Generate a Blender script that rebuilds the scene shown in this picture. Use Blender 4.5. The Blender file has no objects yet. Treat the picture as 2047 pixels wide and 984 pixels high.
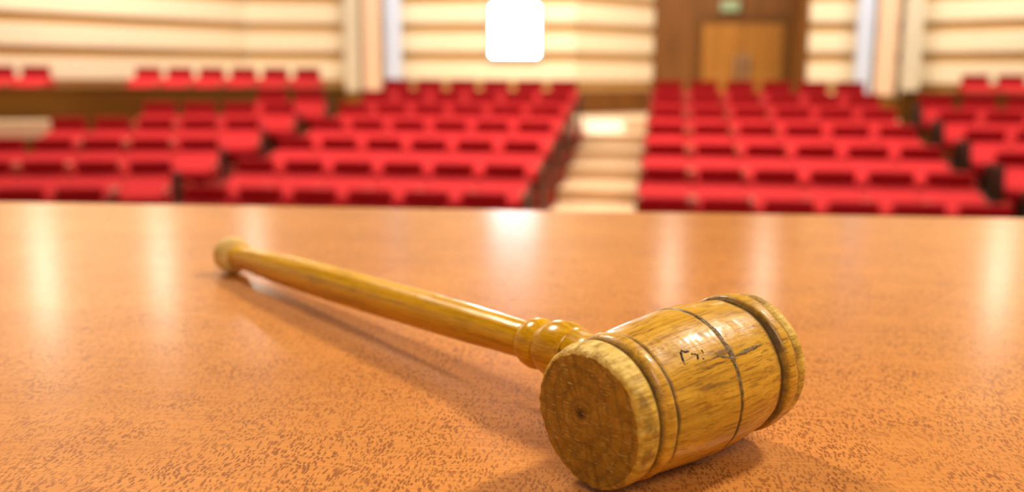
import bpy, bmesh, math, random
from mathutils import Vector, Matrix, noise as mnoise
random.seed(7)
C = bpy.context.scene.collection
R = math.radians
sc = bpy.context.scene

# ------------------------------------------------------------------ camera, world, lights, exposure
YAW, HORIZON, ROLL, FPX = R(9.0), 150.0, R(0.3), 1950.0
EYE = 1.98                                   # eye height above the lowest hall tier
TABLE_Z = EYE - 0.146
cam = bpy.data.cameras.new('camera'); camo = bpy.data.objects.new('camera', cam); C.objects.link(camo)
cam.sensor_width = 36.0; cam.lens = FPX / 2047 * 36.0; cam.clip_start = 0.02; cam.clip_end = 120
pit = math.atan((492 - HORIZON) / FPX)
camo.matrix_world = (Matrix.Translation((0, 0, EYE)) @ Matrix.Rotation(YAW, 4, 'Z')
                     @ Matrix.Rotation(R(90) - pit, 4, 'X') @ Matrix.Rotation(ROLL, 4, 'Z'))
cam.dof.use_dof = True; cam.dof.focus_distance = 0.375; cam.dof.aperture_fstop = 6.4
sc.camera = camo

w = bpy.data.worlds.new('world'); sc.world = w; w.use_nodes = True
w.node_tree.nodes['Background'].inputs[0].default_value = (1.0, 0.80, 0.58, 1)
w.node_tree.nodes['Background'].inputs[1].default_value = 0.38

def area(name, loc, target, size, power, col=(1, 0.88, 0.70), sy=None, spread=180):
    l = bpy.data.lights.new(name, 'AREA'); l.size = size; l.energy = power; l.color = col; l.spread = R(spread)
    if sy: l.shape = 'RECTANGLE'; l.size_y = sy
    o = bpy.data.objects.new(name, l); C.objects.link(o); o.location = loc
    o.rotation_euler = (Vector(target) - Vector(loc)).to_track_quat('-Z', 'Y').to_euler()
    return o
CEIL = 7.2
area('hall_ceiling_lamp', (-0.8, 11.6, CEIL - 0.1), (-0.8, 11.2, 0), 9.0, 500, sy=3.0, spread=115)
area('hall_ceiling_lamp', (-8.0, 10.8, CEIL - 0.1), (-8.0, 10.6, 0), 4.0, 150, sy=3.0, spread=115)
area('hall_ceiling_lamp', (6.0, 10.8, CEIL - 0.1), (6.0, 10.6, 0), 4.0, 140, sy=3.0, spread=115)
area('wall_wash_lamp', (-1.6, 16.6, CEIL - 0.1), (-1.6, 19.5, 3.0), 8.0, 400, (1, 0.91, 0.76), 0.5, 110)
area('wall_wash_lamp', (-8.6, 14.4, CEIL - 0.1), (-10.4, 16.5, 3.0), 4.0, 230, (1, 0.91, 0.76), 0.5, 110)
area('wall_wash_lamp', (5.6, 15.8, CEIL - 0.1), (6.6, 18.8, 3.0), 4.0, 230, (1, 0.91, 0.76), 0.5, 110)
def globe(px, depth, z, power, r=0.16, col=(1, 0.90, 0.74)):
    l = bpy.data.lights.new('globe_lamp', 'POINT'); l.energy = power; l.color = col; l.shadow_soft_size = r
    o = bpy.data.objects.new('globe_lamp', l); C.objects.link(o)
    a = (px - 1023.5) / FPX * depth
    o.location = (a * math.cos(YAW) - depth * math.sin(YAW), a * math.sin(YAW) + depth * math.cos(YAW), z)
for px, dp, z in ((70, 14.3, 4.9), (310, 15.8, 5.1), (500, 17.6, 5.3), (1345, 17.5, 5.4), (1535, 17.2, 5.4), (2015, 15.2, 5.0)):
    globe(px, dp, z, 42)
area('stage_lamp', (3.0, 3.2, 6.4), (0.1, 0.35, TABLE_Z), 0.75, 340, (1, 0.90, 0.74))
area('stage_lamp', (-2.3, 3.0, 5.2), (0.0, 0.35, TABLE_Z), 0.7, 150, (1, 0.90, 0.74))
area('stage_lamp', (1.8, -2.4, 5.0), (0.0, 0.40, TABLE_Z), 1.6, 95, (1, 0.90, 0.74))
sl = bpy.data.lights.new('added_stair_spot', 'SPOT'); sl.energy = 5000; sl.color = (0.70, 0.85, 1.0); sl.spot_size = R(6.5); sl.spot_blend = 0.3; sl.shadow_soft_size = 0.03  # added spot, no known fixture: whitens the top step
so = bpy.data.objects.new('added_stair_spot', sl); C.objects.link(so); so.location = (-1.1, 13.4, CEIL - 0.3)
so.rotation_euler = (Vector((-1.12, 17.22, 1.14)) - so.location).to_track_quat('-Z', 'Y').to_euler()

vs = sc.view_settings
sc.display_settings.display_device = 'sRGB'
vs.view_transform = 'Standard'; vs.look = 'None'; vs.exposure = 0.0; vs.gamma = 1.0; vs.use_curve_mapping = False
sc.cycles.use_denoising = True
sc.cycles.max_bounces = 8; sc.cycles.diffuse_bounces = 3; sc.cycles.glossy_bounces = 3
sc.cycles.sample_clamp_indirect = 8.0

# ------------------------------------------------------------------ helpers
def W(v):                                    # level frame at the lens (right, forward, up) -> hall
    c, s = math.cos(YAW), math.sin(YAW)
    return Vector((v[0] * c - v[1] * s, v[0] * s + v[1] * c, v[2] + EYE))
def spot(px, depth, z=0.0):                  # hall x,y of a point seen in column px at a given distance
    l = (px - 1023.5) / FPX * depth
    p = W((l, depth, 0)); return Vector((p.x, p.y, z))

def tag(o, label=None, cat=None, group=None, kind=None):
    if label: o['label'] = label
    if cat: o['category'] = cat
    if group: o['group'] = group
    if kind: o['kind'] = kind
    return o
def empty(name, loc, rz=0.0):
    o = bpy.data.objects.new(name, None); C.objects.link(o); o.location = loc
    o.rotation_euler = (0, 0, rz); o.empty_display_size = 0.05
    return o
def obj(name, bm, mats, parent=None, smooth=False, bevel=0.0, seg=2):
    me = bpy.data.meshes.new(name)
    bmesh.ops.recalc_face_normals(bm, faces=bm.faces)
    bm.to_mesh(me); bm.free()
    for m in (mats if isinstance(mats, (list, tuple)) else [mats]): me.materials.append(m)
    for p in me.polygons: p.use_smooth = smooth
    o = bpy.data.objects.new(name, me); C.objects.link(o)
    if parent: o.parent = parent
    if bevel:
        b = o.modifiers.new('bevel', 'BEVEL'); b.width = bevel; b.segments = seg; b.limit_method = 'ANGLE'
    return o
def add_box(bm, lo, hi, mi=0, mat=None):
    x0, y0, z0 = lo; x1, y1, z1 = hi
    vs_ = [bm.verts.new((x, y, z)) for z in (z0, z1) for y in (y0, y1) for x in (x0, x1)]
    if mat: 
        for v in vs_: v.co = mat @ v.co
    for f in ((0, 1, 3, 2), (4, 6, 7, 5), (0, 4, 5, 1), (2, 3, 7, 6), (0, 2, 6, 4), (1, 5, 7, 3)):
        fc = bm.faces.new([vs_[i] for i in f]); fc.material_index = mi
def box(name, lo, hi, mat, parent=None, bevel=0.0):
    bm = bmesh.new(); add_box(bm, lo, hi); return obj(name, bm, mat, parent, bevel=bevel)
def add_prism(bm, pts, x0, x1, mi=0):        # closed outline in y,z swept along x
    a = [bm.verts.new((x0, y, z)) for y, z in pts]; b = [bm.verts.new((x1, y, z)) for y, z in pts]
    n = len(pts)
    for i in range(n):
        f = bm.faces.new((a[i], a[(i + 1) % n], b[(i + 1) % n], b[i])); f.material_index = mi
    bm.faces.new(a[::-1]).material_index = mi; bm.faces.new(b).material_index = mi
def add_lathe(bm, prof, n=96, wob=None, cap0=True, cap1=True):   # prof: (t, r) along local z
    rings = []
    for t, r in prof:
        ring = []
        for i in range(n):
            a = 2 * math.pi * i / n
            rr, tt = (r, t) if wob is None else wob(t, r, a)
            ring.append(bm.verts.new((rr * math.cos(a), rr * math.sin(a), tt)))
        rings.append(ring)
    for k in range(len(rings) - 1):
        for i in range(n):
            j = (i + 1) % n
            bm.faces.new((rings[k][i], rings[k][j], rings[k + 1][j], rings[k + 1][i]))
    if cap0: bm.faces.new(rings[0][::-1])
    if cap1: bm.faces.new(rings[-1])
    return rings

# ------------------------------------------------------------------ materials
class N:
    def __init__(self, name):
        self.m = bpy.data.materials.new(name); self.m.use_nodes = True
        self.t = self.m.node_tree; self.b = self.t.nodes['Principled BSDF']
    def n(self, kind, **kw):
        nd = self.t.nodes.new(kind)
        for k, v in kw.items():
            if k.startswith('i_'): nd.inputs[int(k[2:])].default_value = v
            else: setattr(nd, k, v)
        return nd
    def l(self, a, b): self.t.links.new(a, b)
    def coords(self, scale=(1, 1, 1), loc=(0, 0, 0), rot=(0, 0, 0)):
        tc = self.n('ShaderNodeTexCoord'); mp = self.n('ShaderNodeMapping')
        mp.inputs['Scale'].default_value = scale; mp.inputs['Location'].default_value = loc; mp.inputs['Rotation'].default_value = rot
        self.l(tc.outputs['Object'], mp.inputs['Vector']); return mp.outputs[0]
    def noise(self, vec, scale=1, detail=4, rough=0.55, dist=0.0):
        nd = self.n('ShaderNodeTexNoise'); self.l(vec, nd.inputs['Vector'])
        nd.inputs['Scale'].default_value = scale; nd.inputs['Detail'].default_value = detail
        nd.inputs['Roughness'].default_value = rough; nd.inputs['Distortion'].default_value = dist
        return nd.outputs['Fac']
    def ramp(self, fac, stops, interp='LINEAR'):
        nd = self.n('ShaderNodeValToRGB'); e = nd.color_ramp.elements; nd.color_ramp.interpolation = interp
        while len(e) < len(stops): e.new(0.5)
        for el, (p, c) in zip(e, stops):
            el.position = p; el.color = (c, c, c, 1) if not isinstance(c, tuple) else (*c, 1)
        self.l(fac, nd.inputs[0]); return nd.outputs[0]
    def mix(self, fac, a, b, mode='MIX'):
        nd = self.n('ShaderNodeMix', data_type='RGBA', blend_type=mode)
        for s, v in ((0, fac), (6, a), (7, b)):
            if isinstance(v, (int, float)): nd.inputs[s].default_value = v
            elif isinstance(v, tuple): nd.inputs[s].default_value = (*v, 1)
            else: self.l(v, nd.inputs[s])
        return nd.outputs[2]
    def math(self, op, a, b=0.0, c=None):
        nd = self.n('ShaderNodeMath', operation=op)
        for s, v in ((0, a), (1, b), (2, c)):
            if v is None: continue
            if isinstance(v, (int, float)): nd.inputs[s].default_value = v
            else: self.l(v, nd.inputs[s])
        return nd.outputs[0]
    def bump(self, h, strength=0.3, dist=0.001):
        nd = self.n('ShaderNodeBump'); nd.inputs['Strength'].default_value = strength; nd.inputs['Distance'].default_value = dist
        self.l(h, nd.inputs['Height']); self.l(nd.outputs[0], self.b.inputs['Normal'])
    def col(self, c):
        if isinstance(c, tuple): self.b.inputs['Base Color'].default_value = (*c, 1)
        else: self.l(c, self.b.inputs['Base Color'])
    def set(self, **kw):
        for k, v in kw.items():
            i = self.b.inputs[k.replace('_', ' ')]
            if isinstance(v, (int, float)): i.default_value = v
            elif isinstance(v, tuple): i.default_value = v
            else: self.l(v, i)
        return self

def simple(name, col, rough=0.6, var=0.12, scale=(6, 6, 6), spec=0.3, metal=0.0, bump=0.0):
    s = N(name); f = s.noise(s.coords(scale), 1, 5)
    lo = tuple(c * (1 - var) for c in col); hi = tuple(min(1, c * (1 + var)) for c in col)
    s.col(s.ramp(f, [(0.3, lo), (0.7, hi)])); s.set(Roughness=rough, Metallic=metal, Specular_IOR_Level=spec)
    if bump: s.bump(f, bump, 0.002)
    return s.m

M = {}
M['board'] = simple('cream wall boards', (0.86, 0.74, 0.53), 0.55, 0.03, (0.6, 0.6, 3))
M['groove'] = simple('tan wood recess', (0.52, 0.30, 0.10), 0.5, 0.08, (1, 1, 8))
M['brown'] = simple('brown wood panelling', (0.17, 0.065, 0.012), 0.45, 0.22, (5, 5, 0.7))
M['door'] = simple('honey brown door wood', (0.33, 0.14, 0.022), 0.4, 0.15, (7, 7, 0.6))
M['casing'] = simple('dark door casing', (0.12, 0.045, 0.005), 0.45, 0.15, (7, 7, 0.6))
M['parapet'] = simple('dark olive brown wood', (0.18, 0.072, 0.002), 0.5, 0.18, (0.8, 0.8, 7))
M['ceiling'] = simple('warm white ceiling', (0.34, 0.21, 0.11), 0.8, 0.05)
M['carpet'] = simple('dark red carpet', (0.30, 0.035, 0.022), 0.95, 0.25, (40, 40, 40), 0.1)
M['stair'] = simple('cream stair covering', (0.84, 0.62, 0.40), 0.35, 0.04, (8, 8, 8), 0.4)
M['nosing'] = simple('tan stair nosing', (0.55, 0.30, 0.10), 0.4, 0.08)
M['stage'] = simple('stage floorboards', (0.30, 0.14, 0.05), 0.4, 0.2, (2, 20, 2))
M['cream'] = simple('cream painted column', (0.66, 0.59, 0.45), 0.5, 0.04, (3, 3, 0.5))
M['peach'] = simple('peach painted column', (0.84, 0.60, 0.42), 0.5, 0.04, (3, 3, 0.5))
M['daylit_white'] = simple('daylight tinted white column', (0.62, 0.72, 0.92), 0.35, 0.03, (3, 3, 0.5))  # white column with the blue of daylight put into its colour
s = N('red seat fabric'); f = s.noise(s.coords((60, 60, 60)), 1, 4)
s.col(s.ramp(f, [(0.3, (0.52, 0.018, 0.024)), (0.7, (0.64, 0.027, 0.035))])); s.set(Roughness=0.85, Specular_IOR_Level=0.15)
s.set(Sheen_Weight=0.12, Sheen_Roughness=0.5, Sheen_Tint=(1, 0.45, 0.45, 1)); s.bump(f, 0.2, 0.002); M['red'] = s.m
s = N('crimson back fabric'); f = s.noise(s.coords((60, 60, 60)), 1, 4)  # cushion red darkened: shade on the backrest fronts put into the colour
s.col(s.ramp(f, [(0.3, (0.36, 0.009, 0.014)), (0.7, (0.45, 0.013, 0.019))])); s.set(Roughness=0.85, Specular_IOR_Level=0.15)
s.bump(f, 0.2, 0.002); M['shaded'] = s.m
M['dark'] = simple('black brown panel', (0.020, 0.012, 0.005), 0.5, 0.2, (10, 10, 10))
M['cap'] = simple('pale varnished armrest wood', (0.42, 0.10, 0.05), 0.38, 0.1, (10, 10, 10), 0.4)
M['metal'] = simple('grey satin metal', (0.45, 0.42, 0.36), 0.3, 0.05, (10, 10, 10), 0.5, 1.0)
s = N('lit window glass'); s.col((0.9, 0.93, 1.0)); s.set(Emission_Color=(0.78, 0.87, 1.0, 1), Emission_Strength=42.0, Roughness=0.2); M['glow'] = s.m
s = N('green sign face'); s.col((0.24, 0.34, 0.18)); s.set(Emission_Color=(0.40, 0.60, 0.30, 1), Emission_Strength=0.12, Roughness=0.4); M['sign'] = s.m

# table wood: dark lace flecks on orange, fine straight lines, clear varnish
s = N('lace figured orange wood')
wv = s.coords((1, 1, 1))
big = s.noise(s.coords((3, 9, 1)), 1, 3)
base = s.ramp(big, [(0.3, (0.54, 0.205, 0.034)), (0.7, (0.66, 0.262, 0.050))])
warp = s.noise(s.coords((28, 28, 1)), 1, 2)
fl = s.n('ShaderNodeTexVoronoi', feature='SMOOTH_F1'); fl.inputs['Scale'].default_value = 1.0; fl.inputs['Smoothness'].default_value = 0.25
addv = s.n('ShaderNodeVectorMath', operation='MULTIPLY_ADD'); 
wn = s.n('ShaderNodeTexNoise'); wn.inputs['Scale'].default_value = 55; wn.inputs['Detail'].default_value = 3; s.l(wv, wn.inputs['Vector'])
s.l(wn.outputs['Color'], addv.inputs[0]); addv.inputs[1].default_value = (0.008, 0.016, 0); s.l(wv, addv.inputs[2])
mp = s.n('ShaderNodeMapping'); mp.inputs['Scale'].default_value = (860, 290, 1); s.l(addv.outputs[0], mp.inputs['Vector']); s.l(mp.outputs[0], fl.inputs['Vector'])
n2 = s.noise(s.coords((260, 110, 1)), 1, 2, 0.5, 0.5)
fm = s.math('ADD', s.math('MULTIPLY', fl.outputs['Distance'], 0.85), s.math('MULTIPLY', n2, 0.40))
fleck = s.ramp(fm, [(0.46, 1.0), (0.64, 0.0)])
lines = s.ramp(s.noise(s.coords((14, 1500, 1)), 1, 2), [(0.42, 1.0), (0.58, 0.0)])
area_mask = s.ramp(warp, [(0.30, 0.35), (0.62, 1.0)])
c1 = s.mix(s.math('MULTIPLY', lines, 0.34), base, (0.36, 0.105, 0.012))
c2 = s.mix(s.math('MULTIPLY', s.math('MULTIPLY', fleck, area_mask), 0.80), c1, (0.20, 0.050, 0.004))
s.col(c2); s.set(Roughness=0.60, Specular_IOR_Level=0.12, Coat_Weight=0.62, Coat_Roughness=0.21, Coat_IOR=1.40)
s.bump(s.math('SUBTRACT', 1.0, fleck), 0.10, 0.0003); M['table'] = s.m

def gavel_wood(name, grooves, tone=1.0, blue=1.0, gloss=0.25):
    s = N(name)
    g1 = s.noise(s.coords((430, 430, 11)), 1, 4, 0.6)
    g2 = s.noise(s.coords((900, 900, 13), (3, 1, 2)), 1, 3, 0.6)
    patch = s.noise(s.coords((38, 38, 16), (1, 5, 0)), 1, 3)
    c = s.ramp(g1, [(0.30, (0.42 * tone, 0.195 * tone, 0.008 * blue)), (0.50, (0.64 * tone, 0.325 * tone, 0.014 * blue)), (0.72, (0.78 * tone, 0.44 * tone, 0.035 * blue))])
    c = s.mix(s.ramp(g2, [(0.60, 0.0), (0.70, 0.55 if grooves else 0.15)]), c, (0.26, 0.115, 0.008))
    c = s.mix(s.ramp(patch, [(0.50, 0.0), (0.75, 0.60 if grooves else 0.35)]), c, (0.44 * tone, 0.265 * tone, 0.022 * blue))
    streak = s.noise(s.coords((300, 300, 40), (7, 2, 9)), 1, 4, 0.65)
    smask = s.ramp(s.noise(s.coords((45, 45, 30), (2, 8, 4)), 1, 2), [(0.52, 0.0), (0.64, 1.0)])
    c = s.mix(s.math('MULTIPLY', s.ramp(streak, [(0.53, 0.0), (0.60, 0.85 if grooves else 0.25)]), smask), c, (0.070, 0.038, 0.012))
    if grooves:
        tc = s.n('ShaderNodeTexCoord'); sp = s.n('ShaderNodeSeparateXYZ'); s.l(tc.outputs['Object'], sp.inputs[0])
        wob = s.math('MULTIPLY', s.math('SUBTRACT', s.noise(s.coords((90, 90, 90)), 1, 3), 0.5), 0.0022)
        z = s.math('ADD', sp.outputs[2], wob)
        d = None
        for zc, wd in grooves:
            k = s.math('SUBTRACT', 1.0, s.math('MINIMUM', 1.0, s.math('DIVIDE', s.math('ABSOLUTE', s.math('SUBTRACT', z, zc)), wd)))
            d = k if d is None else s.math('MAXIMUM', d, k)
        dn = s.math('MULTIPLY', d, s.ramp(s.noise(s.coords((160, 160, 160)), 1, 3), [(0.3, 0.7), (0.6, 1.4)]))
        c = s.mix(s.math('MINIMUM', 0.9, dn), c, (0.075, 0.045, 0.014))
    s.col(c); s.set(Roughness=s.ramp(patch, [(0.3, gloss), (0.7, gloss + 0.18)]), Specular_IOR_Level=0.35, Coat_Weight=0.20, Coat_Roughness=0.14)
    pore = s.math('MULTIPLY', s.ramp(s.noise(s.coords((1500, 1500, 80), (2, 2, 6)), 1, 2, 0.5), [(0.55, 0.0), (0.63, 0.62 if grooves else 0.25)]), s.ramp(s.noise(s.coords((60, 60, 20), (9, 9, 1)), 1, 2), [(0.34, 0.55), (0.6, 1.0)]))
    c = s.mix(pore, c, (0.17, 0.068, 0.006)); s.col(c)
    hb = s.math('ADD', s.math('MULTIPLY', g1, 0.6), s.math('MULTIPLY', s.noise(s.coords((240, 240, 110)), 1, 4), 1.1))
    s.bump(hb, 0.35 if grooves else 0.15, 0.0006)
    return s.m
M['gavel'] = gavel_wood('varnished yellow brown wood', [(0.0104, 0.0022), (0.0182, 0.0012), (0.0498, 0.0013), (0.0774, 0.0034), (0.0868, 0.0028)], 0.93, 1.0, 0.36)
M['shaft'] = gavel_wood('varnished golden wood', [], 1.10, 0.35, 0.18)
M['bead'] = gavel_wood('varnished golden bead wood', [], 1.06, 0.5, 0.16)
# rubbed rim: paler raw wood with chips
s = N('rubbed raw wood rim')
g = s.noise(s.coords((300, 300, 30)), 1, 4, 0.65); p = s.noise(s.coords((80, 80, 80)), 1, 4)
c = s.ramp(g, [(0.30, (0.36, 0.19, 0.012)), (0.52, (0.64, 0.39, 0.050)), (0.74, (0.82, 0.58, 0.13))])
c = s.mix(s.ramp(p, [(0.50, 0.0), (0.62, 0.85)]), c, (0.24, 0.125, 0.016))
tc = s.n('ShaderNodeTexCoord'); sp = s.n('ShaderNodeSeparateXYZ'); s.l(tc.outputs['Object'], sp.inputs[0])
dz = s.math('SUBTRACT', 1.0, s.math('MINIMUM', 1.0, s.math('DIVIDE', s.math('ABSOLUTE', s.math('SUBTRACT', sp.outputs[2], 0.0106)), 0.0022)))
c = s.mix(s.math('MULTIPLY', dz, 0.9), c, (0.070, 0.042, 0.014))
top = s.ramp(s.math('ADD', sp.outputs[1], s.math('MULTIPLY', s.noise(s.coords((110, 110, 110), (4, 4, 4)), 1, 4), 0.016)), [(0.0250, 0.0), (0.0300, 0.75)])
front = s.ramp(sp.outputs[2], [(0.0070, 1.0), (0.0090, 0.0)])
c = s.mix(s.math('MULTIPLY', top, front), c, s.ramp(g, [(0.35, (0.50, 0.29, 0.040)), (0.55, (0.86, 0.62, 0.17))]))
s.col(c); s.set(Roughness=0.55, Specular_IOR_Level=0.3)
s.bump(s.math('ADD', g, p), 0.9, 0.0014); M['rim'] = s.m
# end grain face: rings round the pith, pale scratches and scuffs
s = N('scuffed end grain')
tc = s.n('ShaderNodeTexCoord'); mp = s.n('ShaderNodeMapping'); s.l(tc.outputs['Object'], mp.inputs['Vector'])
mp.inputs['Location'].default_value = (-0.0024, -0.0010, 0); mp.inputs['Scale'].default_value = (1.12, 0.95, 0.0)
ln = s.n('ShaderNodeVectorMath', operation='LENGTH'); s.l(mp.outputs[0], ln.inputs[0])
dist = s.math('ADD', ln.outputs['Value'], s.math('MULTIPLY', s.noise(s.coords((90, 90, 1)), 1, 4), 0.0085))
ringw = s.math('SINE', s.math('MULTIPLY', dist, 1150.0))
ringf = s.math('MULTIPLY_ADD', ringw, 0.5, 0.5)
mott = s.noise(s.coords((140, 140, 1)), 1, 5, 0.65)
c = s.ramp(mott, [(0.28, (0.20, 0.100, 0.006)), (0.52, (0.38, 0.200, 0.014)), (0.75, (0.54, 0.31, 0.032))])
c = s.mix(s.math('MULTIPLY', s.ramp(ringf, [(0.0, 1.0), (0.35, 0.0)]), 0.45), c, (0.15, 0.085, 0.010))
c = s.mix(s.ramp(dist, [(0.0040, 1.0), (0.0052, 0.0)]), c, (0.035, 0.018, 0.004))
def scratch(rot, sc_, thr, loc):
    v = s.noise(s.coords(sc_, loc, (0, 0, rot)), 1, 2, 0.4, 0.3)
    m_ = s.ramp(s.noise(s.coords((150, 150, 1), (loc[1], loc[0], 0)), 1, 2), [(0.50, 0.0), (0.60, 1.0)])
    return s.math('MULTIPLY', s.ramp(v, [(thr - 0.035, 0.0), (thr - 0.005, 1.0)]), m_)
sm = None
for rot, sc_, thr, loc in ((0.9, (130, 1900, 1), 0.66, (1, 2, 0)), (2.2, (120, 1700, 1), 0.66, (5, 1, 0)), (0.2, (160, 1600, 1), 0.67, (3, 7, 0)), (1.5, (150, 1500, 1), 0.67, (8, 4, 0))):
    v = scratch(rot, sc_, thr, loc); sm = v if sm is None else s.math('MAXIMUM', sm, v)
fuzz = s.ramp(s.noise(s.coords((900, 900, 1)), 1, 2), [(0.58, 0.0), (0.68, 0.8)])
low = s.ramp(s.noise(s.coords((55, 55, 1), (4, 3, 0)), 1, 3), [(0.50, 0.0), (0.62, 1.0)])
sm = s.math('MAXIMUM', sm, s.math('MULTIPLY', fuzz, low))
c = s.mix(s.math('MULTIPLY', sm, 0.75), c, (0.66, 0.44, 0.14))
s.col(c); s.set(Roughness=0.5, Specular_IOR_Level=0.35); s.bump(s.math('ADD', mott, s.math('MULTIPLY', sm, 0.5)), 0.5, 0.0006); M['endgrain'] = s.m
M['ink'] = simple('black ink', (0.010, 0.007, 0.005), 0.5, 0.2, (400, 400, 400))
M['resin'] = simple('grey brown dried glue', (0.22, 0.14, 0.050), 0.35, 0.45, (500, 500, 500), 0.3, 0.0, 0.8)
M['rawend'] = simple('pale raw wood', (0.70, 0.46, 0.14), 0.6, 0.2, (150, 150, 150), 0.3)

# ------------------------------------------------------------------ large structure
ROWY = [9.06, 10.25, 11.45, 12.60, 13.75, 14.90, 16.05]
STEP = 0.17
bm = bmesh.new()
add_box(bm, (-14, 2.6, -0.1), (12, 22, 0.0))
for k in range(1, 7):
    add_box(bm, (-5.0, ROWY[k] - 0.72, -0.05), (-1.42, 17.3, STEP * k))
    add_box(bm, (-0.30, ROWY[k] - 0.72, -0.05), (3.2, 17.3, STEP * k))
obj('floor', bm, M['carpet'])['kind'] = 'structure'
# wings: tiers turned towards the stage
WA, WR = R(14.0), R(2.0)
def wing_frame(anchor, left):
    a = WA if left else -WR
    return Matrix.Translation((anchor.x, anchor.y, 0)) @ Matrix.Rotation(a, 4, 'Z')
LEFT = [(155, 9.45, 0, 3), (300, 10.6, 1, 5), (399, 11.7, 2, 6), (487, 13.1, 3, 5), (560, 14.3, 4, 4), (622, 15.1, 5, 2)]
left_rows = [(spot(px, d), k, n) for px, d, k, n in LEFT]
right_rows = [(Vector((3.62, y, 0)), k, n) for y, k, n in ((9.75, 1, 2), (10.9, 2, 3), (12.05, 3, 3), (13.2, 4, 4), (14.3, 5, 4))]
for side, rows in (('left', left_rows), ('right', right_rows)):
    bm = bmesh.new()
    for anchor, k, n in rows:
        if k == 0: continue
        m = wing_frame(anchor, side == 'left')
        if side == 'left': add_box(bm, (-6.0, -0.72, -0.06), (0.33, 0.75, STEP * k), 0, m)
        else: add_box(bm, (-0.33, -0.72, -0.06), (6.0, 0.75, STEP * k), 0, m)
    o = obj('floor_wing_' + side, bm, M['carpet']); o['kind'] = 'structure'
# rear landing behind the rows and the aisle stair
LAND = 1.20
bm = bmesh.new(); add_box(bm, (-13.0, 17.2, -0.05), (12, 22.3, LAND))
obj('floor_landing', bm, M['stair'])['kind'] = 'structure'
bm = bmesh.new()
for k in range(1, 7):
    add_box(bm, (-1.40, ROWY[k], -0.04), (-0.32, 17.21, STEP * k), 0)
    add_box(bm, (-1.40, ROWY[k] - 0.025, STEP * k - 0.035), (-0.32, ROWY[k] + 0.03, STEP * k + 0.004), 1)
o = obj('floor_aisle_stairs', bm, [M['stair'], M['nosing']]); o['kind'] = 'structure'
bm = bmesh.new(); add_box(bm, (-14, 2.6, -0.1), (12, 2.7, 1.084)); add_box(bm, (-14, -6, 1.0), (12, 2.7, 1.084))
obj('floor_stage', bm, M['stage'])['kind'] = 'structure'
box('ceiling', (-14, -6, CEIL), (12, 23, CEIL + 0.2), M['ceiling'])['kind'] = 'structure'

PITCH, G0, GW = 0.56, EYE + 0.36, 0.19        # spacing, height and width of the recesses between boards
def slat_wall(name, pts, z0, z1=CEIL, th=0.20):
    bm = bmesh.new()
    cuts = []
    zc = G0 - PITCH
    while zc < z1:
        cuts.append((zc - GW / 2, zc + GW / 2)); zc += PITCH
    bands = []; z = z0
    for a, b in cuts:
        if b <= z0: continue
        if a > z: bands.append((z, min(a, z1), 0))
        bands.append((max(a, z0), min(b, z1), 1)); z = b
        if z >= z1: break
    if z < z1: bands.append((z, z1, 0))
    for (x0, y0), (x1, y1) in zip(pts[:-1], pts[1:]):
        d = Vector((x1 - x0, y1 - y0, 0)); L = d.length; ang = math.atan2(d.y, d.x)
        m = Matrix.Translation((x0, y0, 0)) @ Matrix.Rotation(ang, 4, 'Z')
        for a, b, mi in bands:
            add_box(bm, (-0.004, 0.0 if mi == 0 else 0.07, a), (L + 0.004, th, b), mi, m)
    o = obj(name, bm, [M['board'], M['groove']]); o['kind'] = 'structure'
    return o
SL0 = EYE - 0.30
slat_wall('wall_left', [(-13.2, 10.5), (-11.0, 14.76), (-9.8, 16.7), (-8.4, 18.9), (-6.5, 19.5)], LAND)
slat_wall('wall_back', [(-6.5, 19.5), (-1.85, 19.5), (-0.36, 21.25)], SL0)
slat_wall('wall_back_right', [(2.50, 19.5), (4.6, 19.5)], LAND)
slat_wall('wall_right', [(4.6, 19.5), (6.2, 18.3), (9.5, 14.0), (11.0, 10.5)], LAND)
# wainscot under the back wall
bm = bmesh.new()
for (x0, y0), (x1, y1) in (((-6.5, 19.47), (-1.84, 19.47)), ((-1.84, 19.47), (-0.36, 21.22))):
    d = Vector((x1 - x0, y1 - y0, 0)); m = Matrix.Translation((x0, y0, 0)) @ Matrix.Rotation(math.atan2(d.y, d.x), 4, 'Z')
    add_box(bm, (0, 0, LAND - 0.02), (d.length, 0.2, SL0), 0, m)
obj('baseboard_back', bm, M['brown'])['kind'] = 'structure'
# wood lined recess with the double door
bm = bmesh.new()
add_box(bm, (-0.50, 21.30, LAND - 0.02), (2.66, 21.5, CEIL))
add_box(bm, (2.46, 19.46, LAND - 0.02), (2.56, 21.4, CEIL))
obj('wall_recess', bm, M['brown'])['kind'] = 'structure'
DX0, DX1, DZ = 0.66, 2.30, EYE + 1.09
d = empty('door_1', (0.5 * (DX0 + DX1), 21.30, LAND)); tag(d, kind='structure')
cx = 0.5 * (DX0 + DX1)
bm = bmesh.new()
add_box(bm, (DX0 - 0.16 - cx, -0.07, 0), (DX0 - cx, 0.0, DZ - LAND + 0.16)); add_box(bm, (DX1 - cx, -0.07, 0), (DX1 + 0.16 - cx, 0.0, DZ - LAND + 0.16))
add_box(bm, (DX0 - cx, -0.07, DZ - LAND), (DX1 - cx, 0.0, DZ - LAND + 0.16))
obj('door_casing', bm, M['casing'], d, bevel=0.008)
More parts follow.
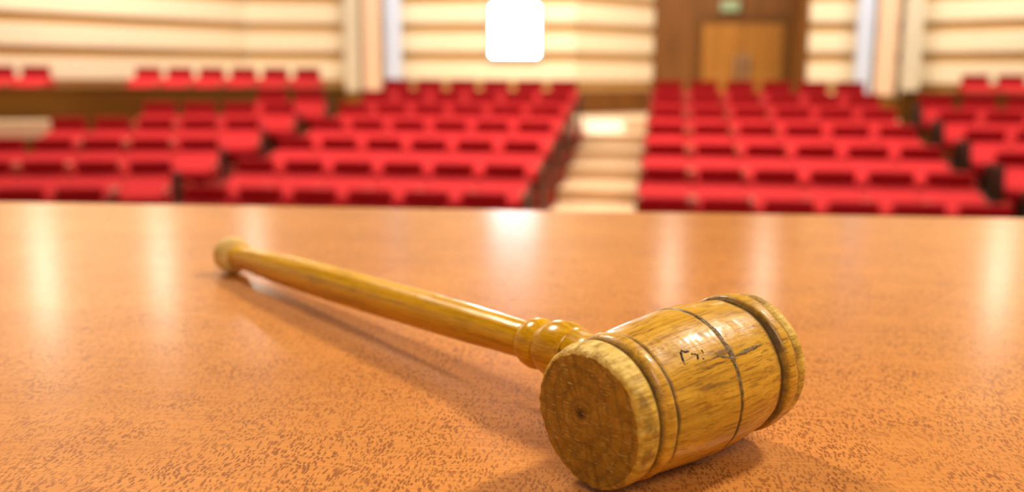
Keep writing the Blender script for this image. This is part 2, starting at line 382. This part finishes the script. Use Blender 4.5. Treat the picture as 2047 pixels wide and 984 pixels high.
for sx in (-1, 1):
    hw = (DX1 - DX0) / 2
    lo, hi = (-hw + 0.005, -0.006) if sx < 0 else (0.006, hw - 0.005)
    bm = bmesh.new(); add_box(bm, (lo, -0.05, 0.01), (hi, 0.0, DZ - LAND - 0.01))
    add_box(bm, (lo + 0.12, -0.062, 0.15), (hi - 0.12, -0.05, 0.85)); add_box(bm, (lo + 0.12, -0.062, 1.0), (hi - 0.12, -0.05, DZ - LAND - 0.15))
    leaf = obj('door_leaf', bm, M['door'], d, bevel=0.006)
    bm = bmesh.new(); hx = sx * 0.10
    add_box(bm, (hx - 0.03, -0.15, 0.70), (hx + 0.03, -0.12, 1.20)); 
    for z in (0.76, 1.12): add_box(bm, (hx - 0.014, -0.13, z), (hx + 0.014, -0.05, z + 0.03))
    obj('door_handle', bm, M['metal'], leaf, bevel=0.006)
sg = empty('exit_sign', (1.19, 21.28, EYE + 1.43)); tag(sg, 'small green sign box above the brown double door', 'sign')
box('sign_case', (-0.20, -0.09, -0.11), (0.20, 0.02, 0.11), M['metal'], sg, 0.01)
box('sign_face', (-0.18, -0.102, -0.09), (0.18, -0.09, 0.09), M['sign'], sg)

# lit window in the back wall
wn = empty('window_1', (-3.045, 19.47, EYE + 0.30)); tag(wn, kind='structure')
bm = bmesh.new()
for lo, hi in (((-0.52, -0.05, 0.02), (-0.46, 0.1, 1.10)), ((0.46, -0.05, 0.02), (0.52, 0.1, 1.10)), ((-0.46, -0.05, 0.02), (0.46, 0.1, 0.08)), ((-0.46, -0.05, 1.04), (0.46, 0.1, 1.10))): add_box(bm, lo, hi)
obj('window_frame', bm, M['cream'], wn, bevel=0.006)
box('window_pane', (-0.46, -0.02, 0.08), (0.46, 0.0, 1.04), M['glow'], wn)

# columns in two groups of three
def column(x0, x1, y, zb, mat, label):
    t = empty('column', ((x0 + x1) / 2, y, zb)); tag(t, label, 'column', 'columns against the back wall')
    hw = (x1 - x0) / 2
    bm = bmesh.new(); add_box(bm, (-hw, -0.15, 0.10), (hw, 0.15, CEIL - zb)); obj('shaft', bm, mat, t, bevel=0.05, seg=4)
    bm = bmesh.new(); add_box(bm, (-hw - 0.02, -0.17, LAND - zb), (hw + 0.02, 0.17, 0.10)); obj('base', bm, M['parapet'], t, bevel=0.01)
LR = 'of the three left of the lit window'
for a, b, y, m, l in ((-6.46, -6.14, 19.25, 'cream', 'cream white column, leftmost ' + LR), (-6.07, -5.70, 19.25, 'peach', 'peach column, middle one ' + LR), (-5.62, -5.32, 19.25, 'daylit_white', 'bluish white column, rightmost ' + LR),
                   (3.40, 3.68, 19.25, 'daylit_white', 'bluish white column, leftmost of the three right of the brown door'), (3.74, 4.10, 19.25, 'peach', 'peach column, middle one of the three right of the brown door'), (4.20, 4.54, 19.25, 'cream', 'cream white column, rightmost of the three right of the brown door')):
    column(a, b, y, EYE - 0.46, M[m], l)

# low wood walls in front of the rearmost wing seats
def low_wall(name, p0, p1, z0, z1, mat=None):
    d_ = p1 - p0; m = Matrix.Translation((p0.x, p0.y, 0)) @ Matrix.Rotation(math.atan2(d_.y, d_.x), 4, 'Z')
    bm = bmesh.new(); L = math.hypot(d_.x, d_.y)
    add_box(bm, (0, 0, z0), (L, 0.12, z1), 0, m)
    add_box(bm, (-0.01, -0.02, z1), (L + 0.01, 0.14, z1 + 0.03), 0, m)
    o = obj(name, bm, mat or M['parapet'], bevel=0.005); o['kind'] = 'structure'; return o
ZP = EYE - 0.24
low_wall('wall_low_left', spot(-80, 14.6), spot(694, 16.0), 0.0, ZP)
low_wall('wall_low_right', spot(1790, 15.6), spot(2130, 14.2), 0.0, ZP)
# landings under the rearmost wing rows
bm = bmesh.new()
for a, b in ((spot(-80, 14.65), spot(694, 16.05)),):
    d_ = b - a; m = Matrix.Translation((a.x, a.y, 0)) @ Matrix.Rotation(math.atan2(d_.y, d_.x), 4, 'Z'); add_box(bm, (0, 0.05, 0), (math.hypot(d_.x, d_.y), 2.6, LAND), 0, m)
obj('floor_balcony_left', bm, M['carpet'])['kind'] = 'structure'
bm = bmesh.new()
a, b = spot(1790, 15.65), spot(2130, 14.25)
d_ = b - a; m = Matrix.Translation((a.x, a.y, 0)) @ Matrix.Rotation(math.atan2(d_.y, d_.x), 4, 'Z'); add_box(bm, (0, 0.05, 0), (math.hypot(d_.x, d_.y), 2.6, LAND), 0, m)
obj('floor_balcony_right', bm, M['carpet'])['kind'] = 'structure'
bm = bmesh.new()
a, b = spot(-80, 13.7), spot(112, 13.95)
d_ = b - a; m = Matrix.Translation((a.x, a.y, 0)) @ Matrix.Rotation(math.atan2(d_.y, d_.x), 4, 'Z'); add_box(bm, (0, 0, EYE - 0.92), (math.hypot(d_.x, d_.y), 0.9, EYE - 0.70), 0, m); add_box(bm, (0, 0.01, 0), (math.hypot(d_.x, d_.y) - 0.01, 0.89, EYE - 0.92), 1, m)
obj('floor_step_left', bm, [M['stair'], M['parapet']])['kind'] = 'structure'

# ------------------------------------------------------------------ table
TROT = YAW - R(4.5)
ta = W((0, 1.063, -0.146))
tb = empty('table', (ta.x, ta.y, 1.084), TROT)
tag(tb, 'wide glossy orange brown wooden table carrying the gavel', 'table')
th = TABLE_Z - 1.084
o = box('tabletop', (-1.5, -1.35, th - 0.045), (1.5, 0.0, th), M['table'], tb, 0.003)
o = box('apron', (-1.42, -1.27, th - 0.16), (1.42, -0.08, th - 0.0455), M['brown'], tb, 0.004)
for sx in (-1, 1):
    for y in (-1.22, -0.13):
        bm = bmesh.new(); add_box(bm, (sx * 1.36 - 0.035, y - 0.035, 0), (sx * 1.36 + 0.035, y + 0.035, th - 0.161)); obj('leg', bm, M['brown'], tb, bevel=0.005)

# ------------------------------------------------------------------ gavel
az, el = R(50.5), 0.060
axl = Vector((math.sin(az) * math.cos(el), math.cos(az) * math.cos(el), math.sin(el)))
FC = Vector((0.0265, 0.3265, -0.1185)); HC = FC + axl * 0.0498 + Vector((0, 0, -0.0008)); KC = Vector((-0.207, 0.711, -0.1325))
def frame(origin, zdir):                      # part matrix: local z along zdir, local y as near up as can be
    o_, p_ = W(origin), W(origin + zdir)
    z = (p_ - o_).normalized(); x = Vector((0, 0, 1)).cross(z).normalized(); y = z.cross(x)
    m = Matrix((x, y, z)).transposed().to_4x4(); m.translation = o_; return m
gp = W(HC); gp.z = TABLE_Z
gv = empty('gavel', gp); tag(gv, 'worn yellow brown wooden gavel lying on the glossy orange table', 'gavel')
ginv = Matrix.Translation(-gp)
HM = ginv @ frame(FC, axl); SM = ginv @ frame(HC, (KC - HC).normalized())
def gpart(name, bm, mat, parent, m, smooth=True):
    o = obj(name, bm, mat, parent, smooth); 
    if parent is gv: o.matrix_basis = m
    return o
def fine(prof, step=0.0006):
    out = []
    for (t0, r0), (t1, r1) in zip(prof[:-1], prof[1:]):
        n = max(1, int(max(abs(t1 - t0), abs(r1 - r0)) / step))
        for i in range(n): out.append((t0 + (t1 - t0) * i / n, r0 + (r1 - r0) * i / n))
    out.append(prof[-1]); return out
def wob(t, r, a):
    p = Vector((math.cos(a) * 26, math.sin(a) * 26, t * 1000))
    d_ = mnoise.noise(p * 0.12) * 0.00035 + mnoise.noise(p * 0.6) * 0.00012
    return r + d_, t
def wob_rim(t, r, a):
    p = Vector((math.cos(a) * 26, math.sin(a) * 26, t * 1000))
    e = max(0.0, 1 - t / 0.0095)              # how near the struck edge
    up = max(0.0, math.cos(a - R(80))) ** 2    # the top of the rim is chipped most
    d_ = mnoise.noise(p * 0.10 + Vector((9, 2, 5))) * 0.0008 * e + mnoise.noise(p * 0.45) * 0.0006 * e * (0.4 + up)
    d_ -= e ** 2 * up * 0.0016
    return r + d_ , t + (mnoise.noise(p * 0.35) * 0.0006 * e if t < 0.0055 else 0)
mm = lambda L: [(t / 1000, r / 1000) for t, r in L]
BARREL = mm([(17.6, 25.9), (18.3, 26.0), (19.2, 26.5), (24, 27.0), (32, 27.9), (40, 28.5), (49.0, 28.8), (49.45, 28.5), (49.8, 28.1), (50.15, 28.5), (50.6, 28.8), (58, 28.6), (66, 28.0), (72, 27.3), (75.5, 26.8), (77.2, 25.9), (78.3, 25.8)])
bm = bmesh.new(); add_lathe(bm, fine(BARREL), 160, wob); barrel = gpart('barrel', bm, M['gavel'], gv, HM)
# near end: rim band, struck face, ring
RIM = mm([(0.0, 24.6), (0.25, 25.3), (0.9, 25.9), (2.0, 26.2), (4.5, 26.5), (7.0, 26.5), (8.8, 26.1), (9.8, 25.4), (10.6, 24.9), (11.2, 24.9)])
bm = bmesh.new(); add_lathe(bm, fine(RIM, 0.0005), 200, wob_rim, cap0=False); rim = gpart('striking_band', bm, M['rim'], gv, HM)
rim['label'] = 'chipped pale rim band at the near end of the head'
bm = bmesh.new(); nr, ns = 24, 200
rings = []
for k in range(1, nr + 1):
    ring = []
    for i in range(ns):
        a = 2 * math.pi * i / ns
        rr, tt = wob_rim(0.0, RIM[0][1], a); f_ = k / nr
        ring.append(bm.verts.new((rr * f_ * math.cos(a), rr * f_ * math.sin(a), tt * f_ - 0.0007 * (1 - f_ * f_))))
    rings.append(ring)
cv = bm.verts.new((0, 0, -0.0007))
for i in range(ns): bm.faces.new((cv, rings[0][i], rings[0][(i + 1) % ns]))
for k in range(nr - 1):
    for i in range(ns): j = (i + 1) % ns; bm.faces.new((rings[k][i], rings[k][j], rings[k + 1][j], rings[k + 1][i]))
fo = gpart('striking_face', bm, M['endgrain'], rim, HM); fo['label'] = 'scuffed brown end grain face with growth rings'
RING = mm([(10.9, 24.9), (11.6, 25.6), (12.6, 26.6), (13.8, 27.1), (15.4, 27.2), (16.8, 27.0), (17.4, 26.5), (17.9, 25.8)])
bm = bmesh.new(); add_lathe(bm, fine(RING), 160, wob); gpart('ring', bm, M['gavel'], gv, HM)
RING2 = mm([(77.8, 25.8), (78.6, 26.4), (79.4, 27.6), (81.0, 28.1), (83.5, 28.1), (85.6, 27.6), (86.6, 26.8), (87.2, 26.2)])
bm = bmesh.new(); add_lathe(bm, fine(RING2), 160, wob); gpart('ring', bm, M['gavel'], gv, HM)
RIM2 = mm([(86.9, 26.1), (87.6, 26.3), (88.6, 26.9), (90.0, 27.0), (91.5, 26.6), (92.6, 25.8), (93.1, 24.6), (93.3, 22.0), (93.4, 10.0), (93.4, 1.0)])
bm = bmesh.new(); add_lathe(bm, fine(RIM2), 160, wob); b2 = gpart('striking_band', bm, M['rim'], gv, HM)
# dried glue along the turned line and the ink marks, laid on the barrel
def barrel_r(t):
    for (t0, r0), (t1, r1) in zip(BARREL[:-1], BARREL[1:]):
        if t0 <= t <= t1: return r0 + (r1 - r0) * (t - t0) / (t1 - t0)
    return 0.028
def on_barrel(t, a, lift): 
    r_ = max(barrel_r(t), 0.0284 if 0.0488 < t < 0.0508 else 0) + lift
    return Vector((r_ * math.cos(a), r_ * math.sin(a), t))
def ribbon(bm, pts, lift=0.0004, seed=0):     # pts: (t, angle, half width)
    rows = []
    for t, a, hw in pts:
        rows.append([(t, a, hw)])
    P = [on_barrel(t, a, 0) for t, a, _ in pts]
    vs_ = []
    for i, (t, a, hw) in enumerate(pts):
        d_ = (P[min(i + 1, len(P) - 1)] - P[max(i - 1, 0)]); dt, da = d_.z, pts[min(i + 1, len(P) - 1)][1] - pts[max(i - 1, 0)][1]
        ds = da * 0.0285; L_ = math.hypot(dt, ds) or 1e-9; nt, nsn = -ds / L_, dt / L_
        row = []
        for q, lf in ((-1, -0.0003), (-0.6, lift * 0.8), (0, lift), (0.6, lift * 0.8), (1, -0.0003)):
            row.append(bm.verts.new(on_barrel(t + nt * hw * q, a + nsn * hw * q / 0.0285, lf)))
        vs_.append(row)
    for A, B_ in zip(vs_[:-1], vs_[1:]):
        for i in range(4): bm.faces.new((A[i], A[i + 1], B_[i + 1], B_[i]))
def glue_line(a0, a1, n, t0, t1, w0, w1, seed):
    rnd = random.Random(seed)
    return [(t0 + (t1 - t0) * i / n + rnd.uniform(-0.0003, 0.0003), a0 + (a1 - a0) * i / n, (w0 + (w1 - w0) * math.sin(math.pi * i / n)) * rnd.uniform(0.7, 1.3)) for i in range(n + 1)]
bm = bmesh.new()
ribbon(bm, glue_line(R(104), R(140), 40, 0.0503, 0.0500, 0.0004, 0.0012, 1), 0.0004)
ribbon(bm, glue_line(R(136), R(152), 16, 0.0502, 0.0497, 0.0008, 0.0019, 2), 0.0005)
ribbon(bm, glue_line(R(152), R(176), 18, 0.0499, 0.0500, 0.0006, 0.0008, 5), 0.0003)
gl = gpart('glue_seam', bm, M['resin'], gv, HM); gl['label'] = 'grey dried glue along the turned line of the head'
bm = bmesh.new()
ribbon(bm, glue_line(R(146.5), R(145), 22, 0.0510, 0.0690, 0.0004, 0.0010, 3), 0.00035)
ribbon(bm, glue_line(R(142.5), R(146.5), 8, 0.0437, 0.0492, 0.0004, 0.0008, 4), 0.00035)
gpart('glue_scar', bm, M['resin'], gv, HM)
def ink(pts, hw, seed):
    rnd = random.Random(seed); bm = bmesh.new(); P = []
    for (t0, a0), (t1, a1) in zip(pts[:-1], pts[1:]):
        for i in range(5): P.append((t0 + (t1 - t0) * i / 5, R(a0 + (a1 - a0) * i / 5), hw * rnd.uniform(0.35, 1.5)))
    P.append((pts[-1][0], R(pts[-1][1]), hw * 0.5))
    ribbon(bm, P, 0.00022); return gpart('ink_mark', bm, M['ink'], gv, HM)
for i, (p, h) in enumerate((([(0.0299, 128.4), (0.0311, 130.9), (0.0328, 131.3)], 0.00050), ([(0.0295, 129.4), (0.0284, 134.0), (0.0277, 139.3)], 0.00055),
        ([(0.033, 133.9), (0.0347, 135.3)], 0.00035), ([(0.0350, 135.6), (0.0351, 137.2), (0.0340, 139.8)], 0.00055), ([(0.0382, 133.9), (0.0380, 136.8)], 0.00040), ([(0.0363, 139.8), (0.0368, 141.0)], 0.00040))):
    ink(p, h, i)
# handle: necked beads, spindle shaft and end knob along one axis
HL = (KC - HC).length
def wob_s(t, r, a):
    p = Vector((math.cos(a) * 8, math.sin(a) * 8, t * 1000))
    return r + mnoise.noise(p * 0.06) * 0.0002 + mnoise.noise(p * 0.25) * 0.00004, t
SHAFT = [(0.0930, 0.0080), (0.0945, 0.0086), (0.11, 0.0089), (0.14, 0.0095), (0.19, 0.0102), (0.25, 0.0107), (0.31, 0.0108), (0.36, 0.0104), (0.40, 0.0091), (0.425, 0.0080), (HL - 0.007, 0.0076)]
bm = bmesh.new(); add_lathe(bm, fine(SHAFT, 0.002), 64, wob_s); hd = gpart('handle', bm, M['shaft'], gv, SM)
def bead(t0, t1, r0, rm, r1, n=14): return [(t0 + (t1 - t0) * i / n, (r0 + (r1 - r0) * i / n) + (rm - 0.5 * (r0 + r1)) * math.sin(math.pi * i / n) ** 0.7) for i in range(n + 1)]
bm = bmesh.new(); add_lathe(bm, bead(0.0795, 0.0935, 0.0098, 0.0116, 0.0088), 64, wob_s); gpart('collar_ring', bm, M['bead'], hd, SM)
bm = bmesh.new(); add_lathe(bm, bead(0.0600, 0.0798, 0.0108, 0.0132, 0.0100), 64, wob_s); gpart('collar_ring', bm, M['bead'], hd, SM)
bm = bmesh.new(); add_lathe(bm, [(0.020, 0.0095), (0.040, 0.0095), (0.050, 0.0100), (0.0605, 0.0110)], 64, wob_s); gpart('neck', bm, M['bead'], hd, SM)
KN = [(HL - 0.0085, 0.0076), (HL - 0.0075, 0.0100), (HL - 0.006, 0.0125), (HL - 0.003, 0.0134), (HL + 0.002, 0.0134), (HL + 0.0055, 0.0128), (HL + 0.008, 0.0112), (HL + 0.0095, 0.0080), (HL + 0.010, 0.0030)]
bm = bmesh.new(); add_lathe(bm, KN, 64, wob_s); kn = gpart('end_knob', bm, M['rawend'], hd, SM); kn['label'] = 'rounded pale end knob of the handle'
for o in (hd,):
    for ch in o.children: ch.matrix_basis = Matrix()
fo.matrix_basis = Matrix()

# ------------------------------------------------------------------ auditorium seats
def seat_mesh():
    me = {}
    t = empty('auditorium_seat', (0, 0, 0))
    bm = bmesh.new(); add_prism(bm, [(-0.005, 0.66), (-0.020, 0.70), (-0.055, 0.82), (-0.062, 0.868), (-0.045, 0.885), (0.020, 0.885), (0.040, 0.865), (0.045, 0.62), (0.03, 0.45), (0.0, 0.45)], -0.218, 0.218)
    obj('backrest', bm, M['shaded'], t, bevel=0.012, seg=2)
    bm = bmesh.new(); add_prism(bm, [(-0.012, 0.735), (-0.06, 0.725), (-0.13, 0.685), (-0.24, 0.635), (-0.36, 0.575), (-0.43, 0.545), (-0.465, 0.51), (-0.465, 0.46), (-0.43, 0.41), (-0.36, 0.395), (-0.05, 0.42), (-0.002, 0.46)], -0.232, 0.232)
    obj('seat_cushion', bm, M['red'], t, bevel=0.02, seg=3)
    for sx in (-1, 1):
        bm = bmesh.new(); add_prism(bm, [(0.03, 0.40), (0.03, 0.665), (0.0, 0.70), (-0.10, 0.685), (-0.36, 0.615), (-0.42, 0.58), (-0.43, 0.53), (-0.40, 0.42)], sx * 0.256 - 0.022, sx * 0.256 + 0.022)
        a = obj('armrest', bm, M['red'], t, bevel=0.010)
        bm = bmesh.new(); add_prism(bm, [(-0.435, 0.53), (-0.426, 0.585), (-0.36, 0.618), (-0.355, 0.626), (-0.43, 0.592), (-0.442, 0.53)], sx * 0.256 - 0.018, sx * 0.256 + 0.018)
        obj('armrest_cap', bm, M['cap'], a)
    bm = bmesh.new(); add_box(bm, (-0.10, -0.28, 0.0), (0.10, -0.02, 0.02)); add_box(bm, (-0.05, -0.20, 0.02), (0.05, -0.06, 0.43))
    obj('pedestal', bm, M['dark'], t, bevel=0.006)
    return t
proto = seat_mesh()
proto_used = [False]
def children(o): return [c for c in bpy.data.objects if c.parent is o]
PROTO_TREE = [(c, list(children(c))) for c in children(proto)]
ORD = ['first', 'second', 'third', 'fourth', 'fifth', 'sixth', 'seventh', 'eighth']
def seat(x, y, z, rz, label, group, panel=0):
    if not proto_used[0]: r = proto; proto_used[0] = True
    else:
        r = proto.copy(); C.objects.link(r)
        for ch, gs in PROTO_TREE:
            c = ch.copy(); C.objects.link(c); c.parent = r
            for g in gs:
                d_ = g.copy(); C.objects.link(d_); d_.parent = c
    r.location = (x, y, z); r.rotation_euler = (0, 0, rz)
    tag(r, label, 'seat', group)
    if panel:
        bm = bmesh.new(); sx = panel
        if abs(panel) == 2: sx = panel // 2; add_box(bm, (sx * 0.288 - 0.009, -0.60 if sx < 0 else -0.26, 0.0), (sx * 0.288 + 0.009, 0.06, 0.76))
        else: add_prism(bm, [(0.04, 0.02), (0.04, 0.70), (-0.02, 0.72), (-0.36, 0.63), (-0.44, 0.57), (-0.44, 0.40), (-0.36, 0.02)], sx * 0.281 - 0.002, sx * 0.281 + 0.014)
        obj('side_panel', bm, M['dark'], r, bevel=0.004)
    return r
SW, XB, XC = 0.56, -1.703, -0.017
for k, y in enumerate(ROWY):
    rw = ORD[k] + ' row from table'
    for j in range(6):
        seat(XB - j * SW, y, STEP * k, 0, 'red auditorium seat left of the aisle stairs, %s, %s from stairs' % (rw, ORD[j]), 'red seats left of the aisle stairs', 1 if j == 0 else (-1 if j == 5 else 0))
    for j in range(6):
        seat(XC + j * SW, y, STEP * k, 0, 'red auditorium seat right of the aisle stairs, %s, %s from stairs' % (rw, ORD[j]), 'red seats right of the aisle stairs', -1 if j == 0 else (1 if j == 5 else 0))
for q, (anchor, k, n) in enumerate(left_rows):
    for j in range(n):
        p = Vector((anchor.x - j * SW * math.cos(WA), anchor.y - j * SW * math.sin(WA)))
        seat(p.x, p.y, STEP * k, WA, 'red auditorium seat in far left block, %s row from table, %s from its right' % (ORD[q], ORD[j]), 'red seats in the far left block', 2 if j == 0 else 0)
for q, (anchor, k, n) in enumerate(right_rows):
    for j in range(n):
        p = Vector((anchor.x + j * SW * math.cos(WR), anchor.y - j * SW * math.sin(WR)))
        seat(p.x, p.y, STEP * k, -WR, 'red auditorium seat in far right block, %s row from table, %s from its left' % (ORD[q], ORD[j]), 'red seats in the far right block', -2 if j == 0 else 0)
# rearmost seats behind the low walls
an = spot(619, 17.45)
for j in range(6):
    seat(an.x - j * SW * math.cos(R(9)), an.y - j * SW * math.sin(R(9)), LAND, R(9), 'red seat behind the low brown wall at left, %s from the columns' % ORD[j], 'rearmost red seats at the left')
for j, px in enumerate((85, 15)):
    p = spot(px, 16.0); seat(p.x, p.y, LAND, R(9), 'red seat behind the low brown wall at far left edge, %s one from the right' % ORD[j], 'red seats at the far left edge')
for j, px in enumerate((1934, 2005)):
    p = spot(px, 16.4); seat(p.x, p.y, LAND - 0.06, R(9), 'red seat behind the low brown wall at far right, %s from the columns' % ORD[j], 'rearmost red seats at the right')
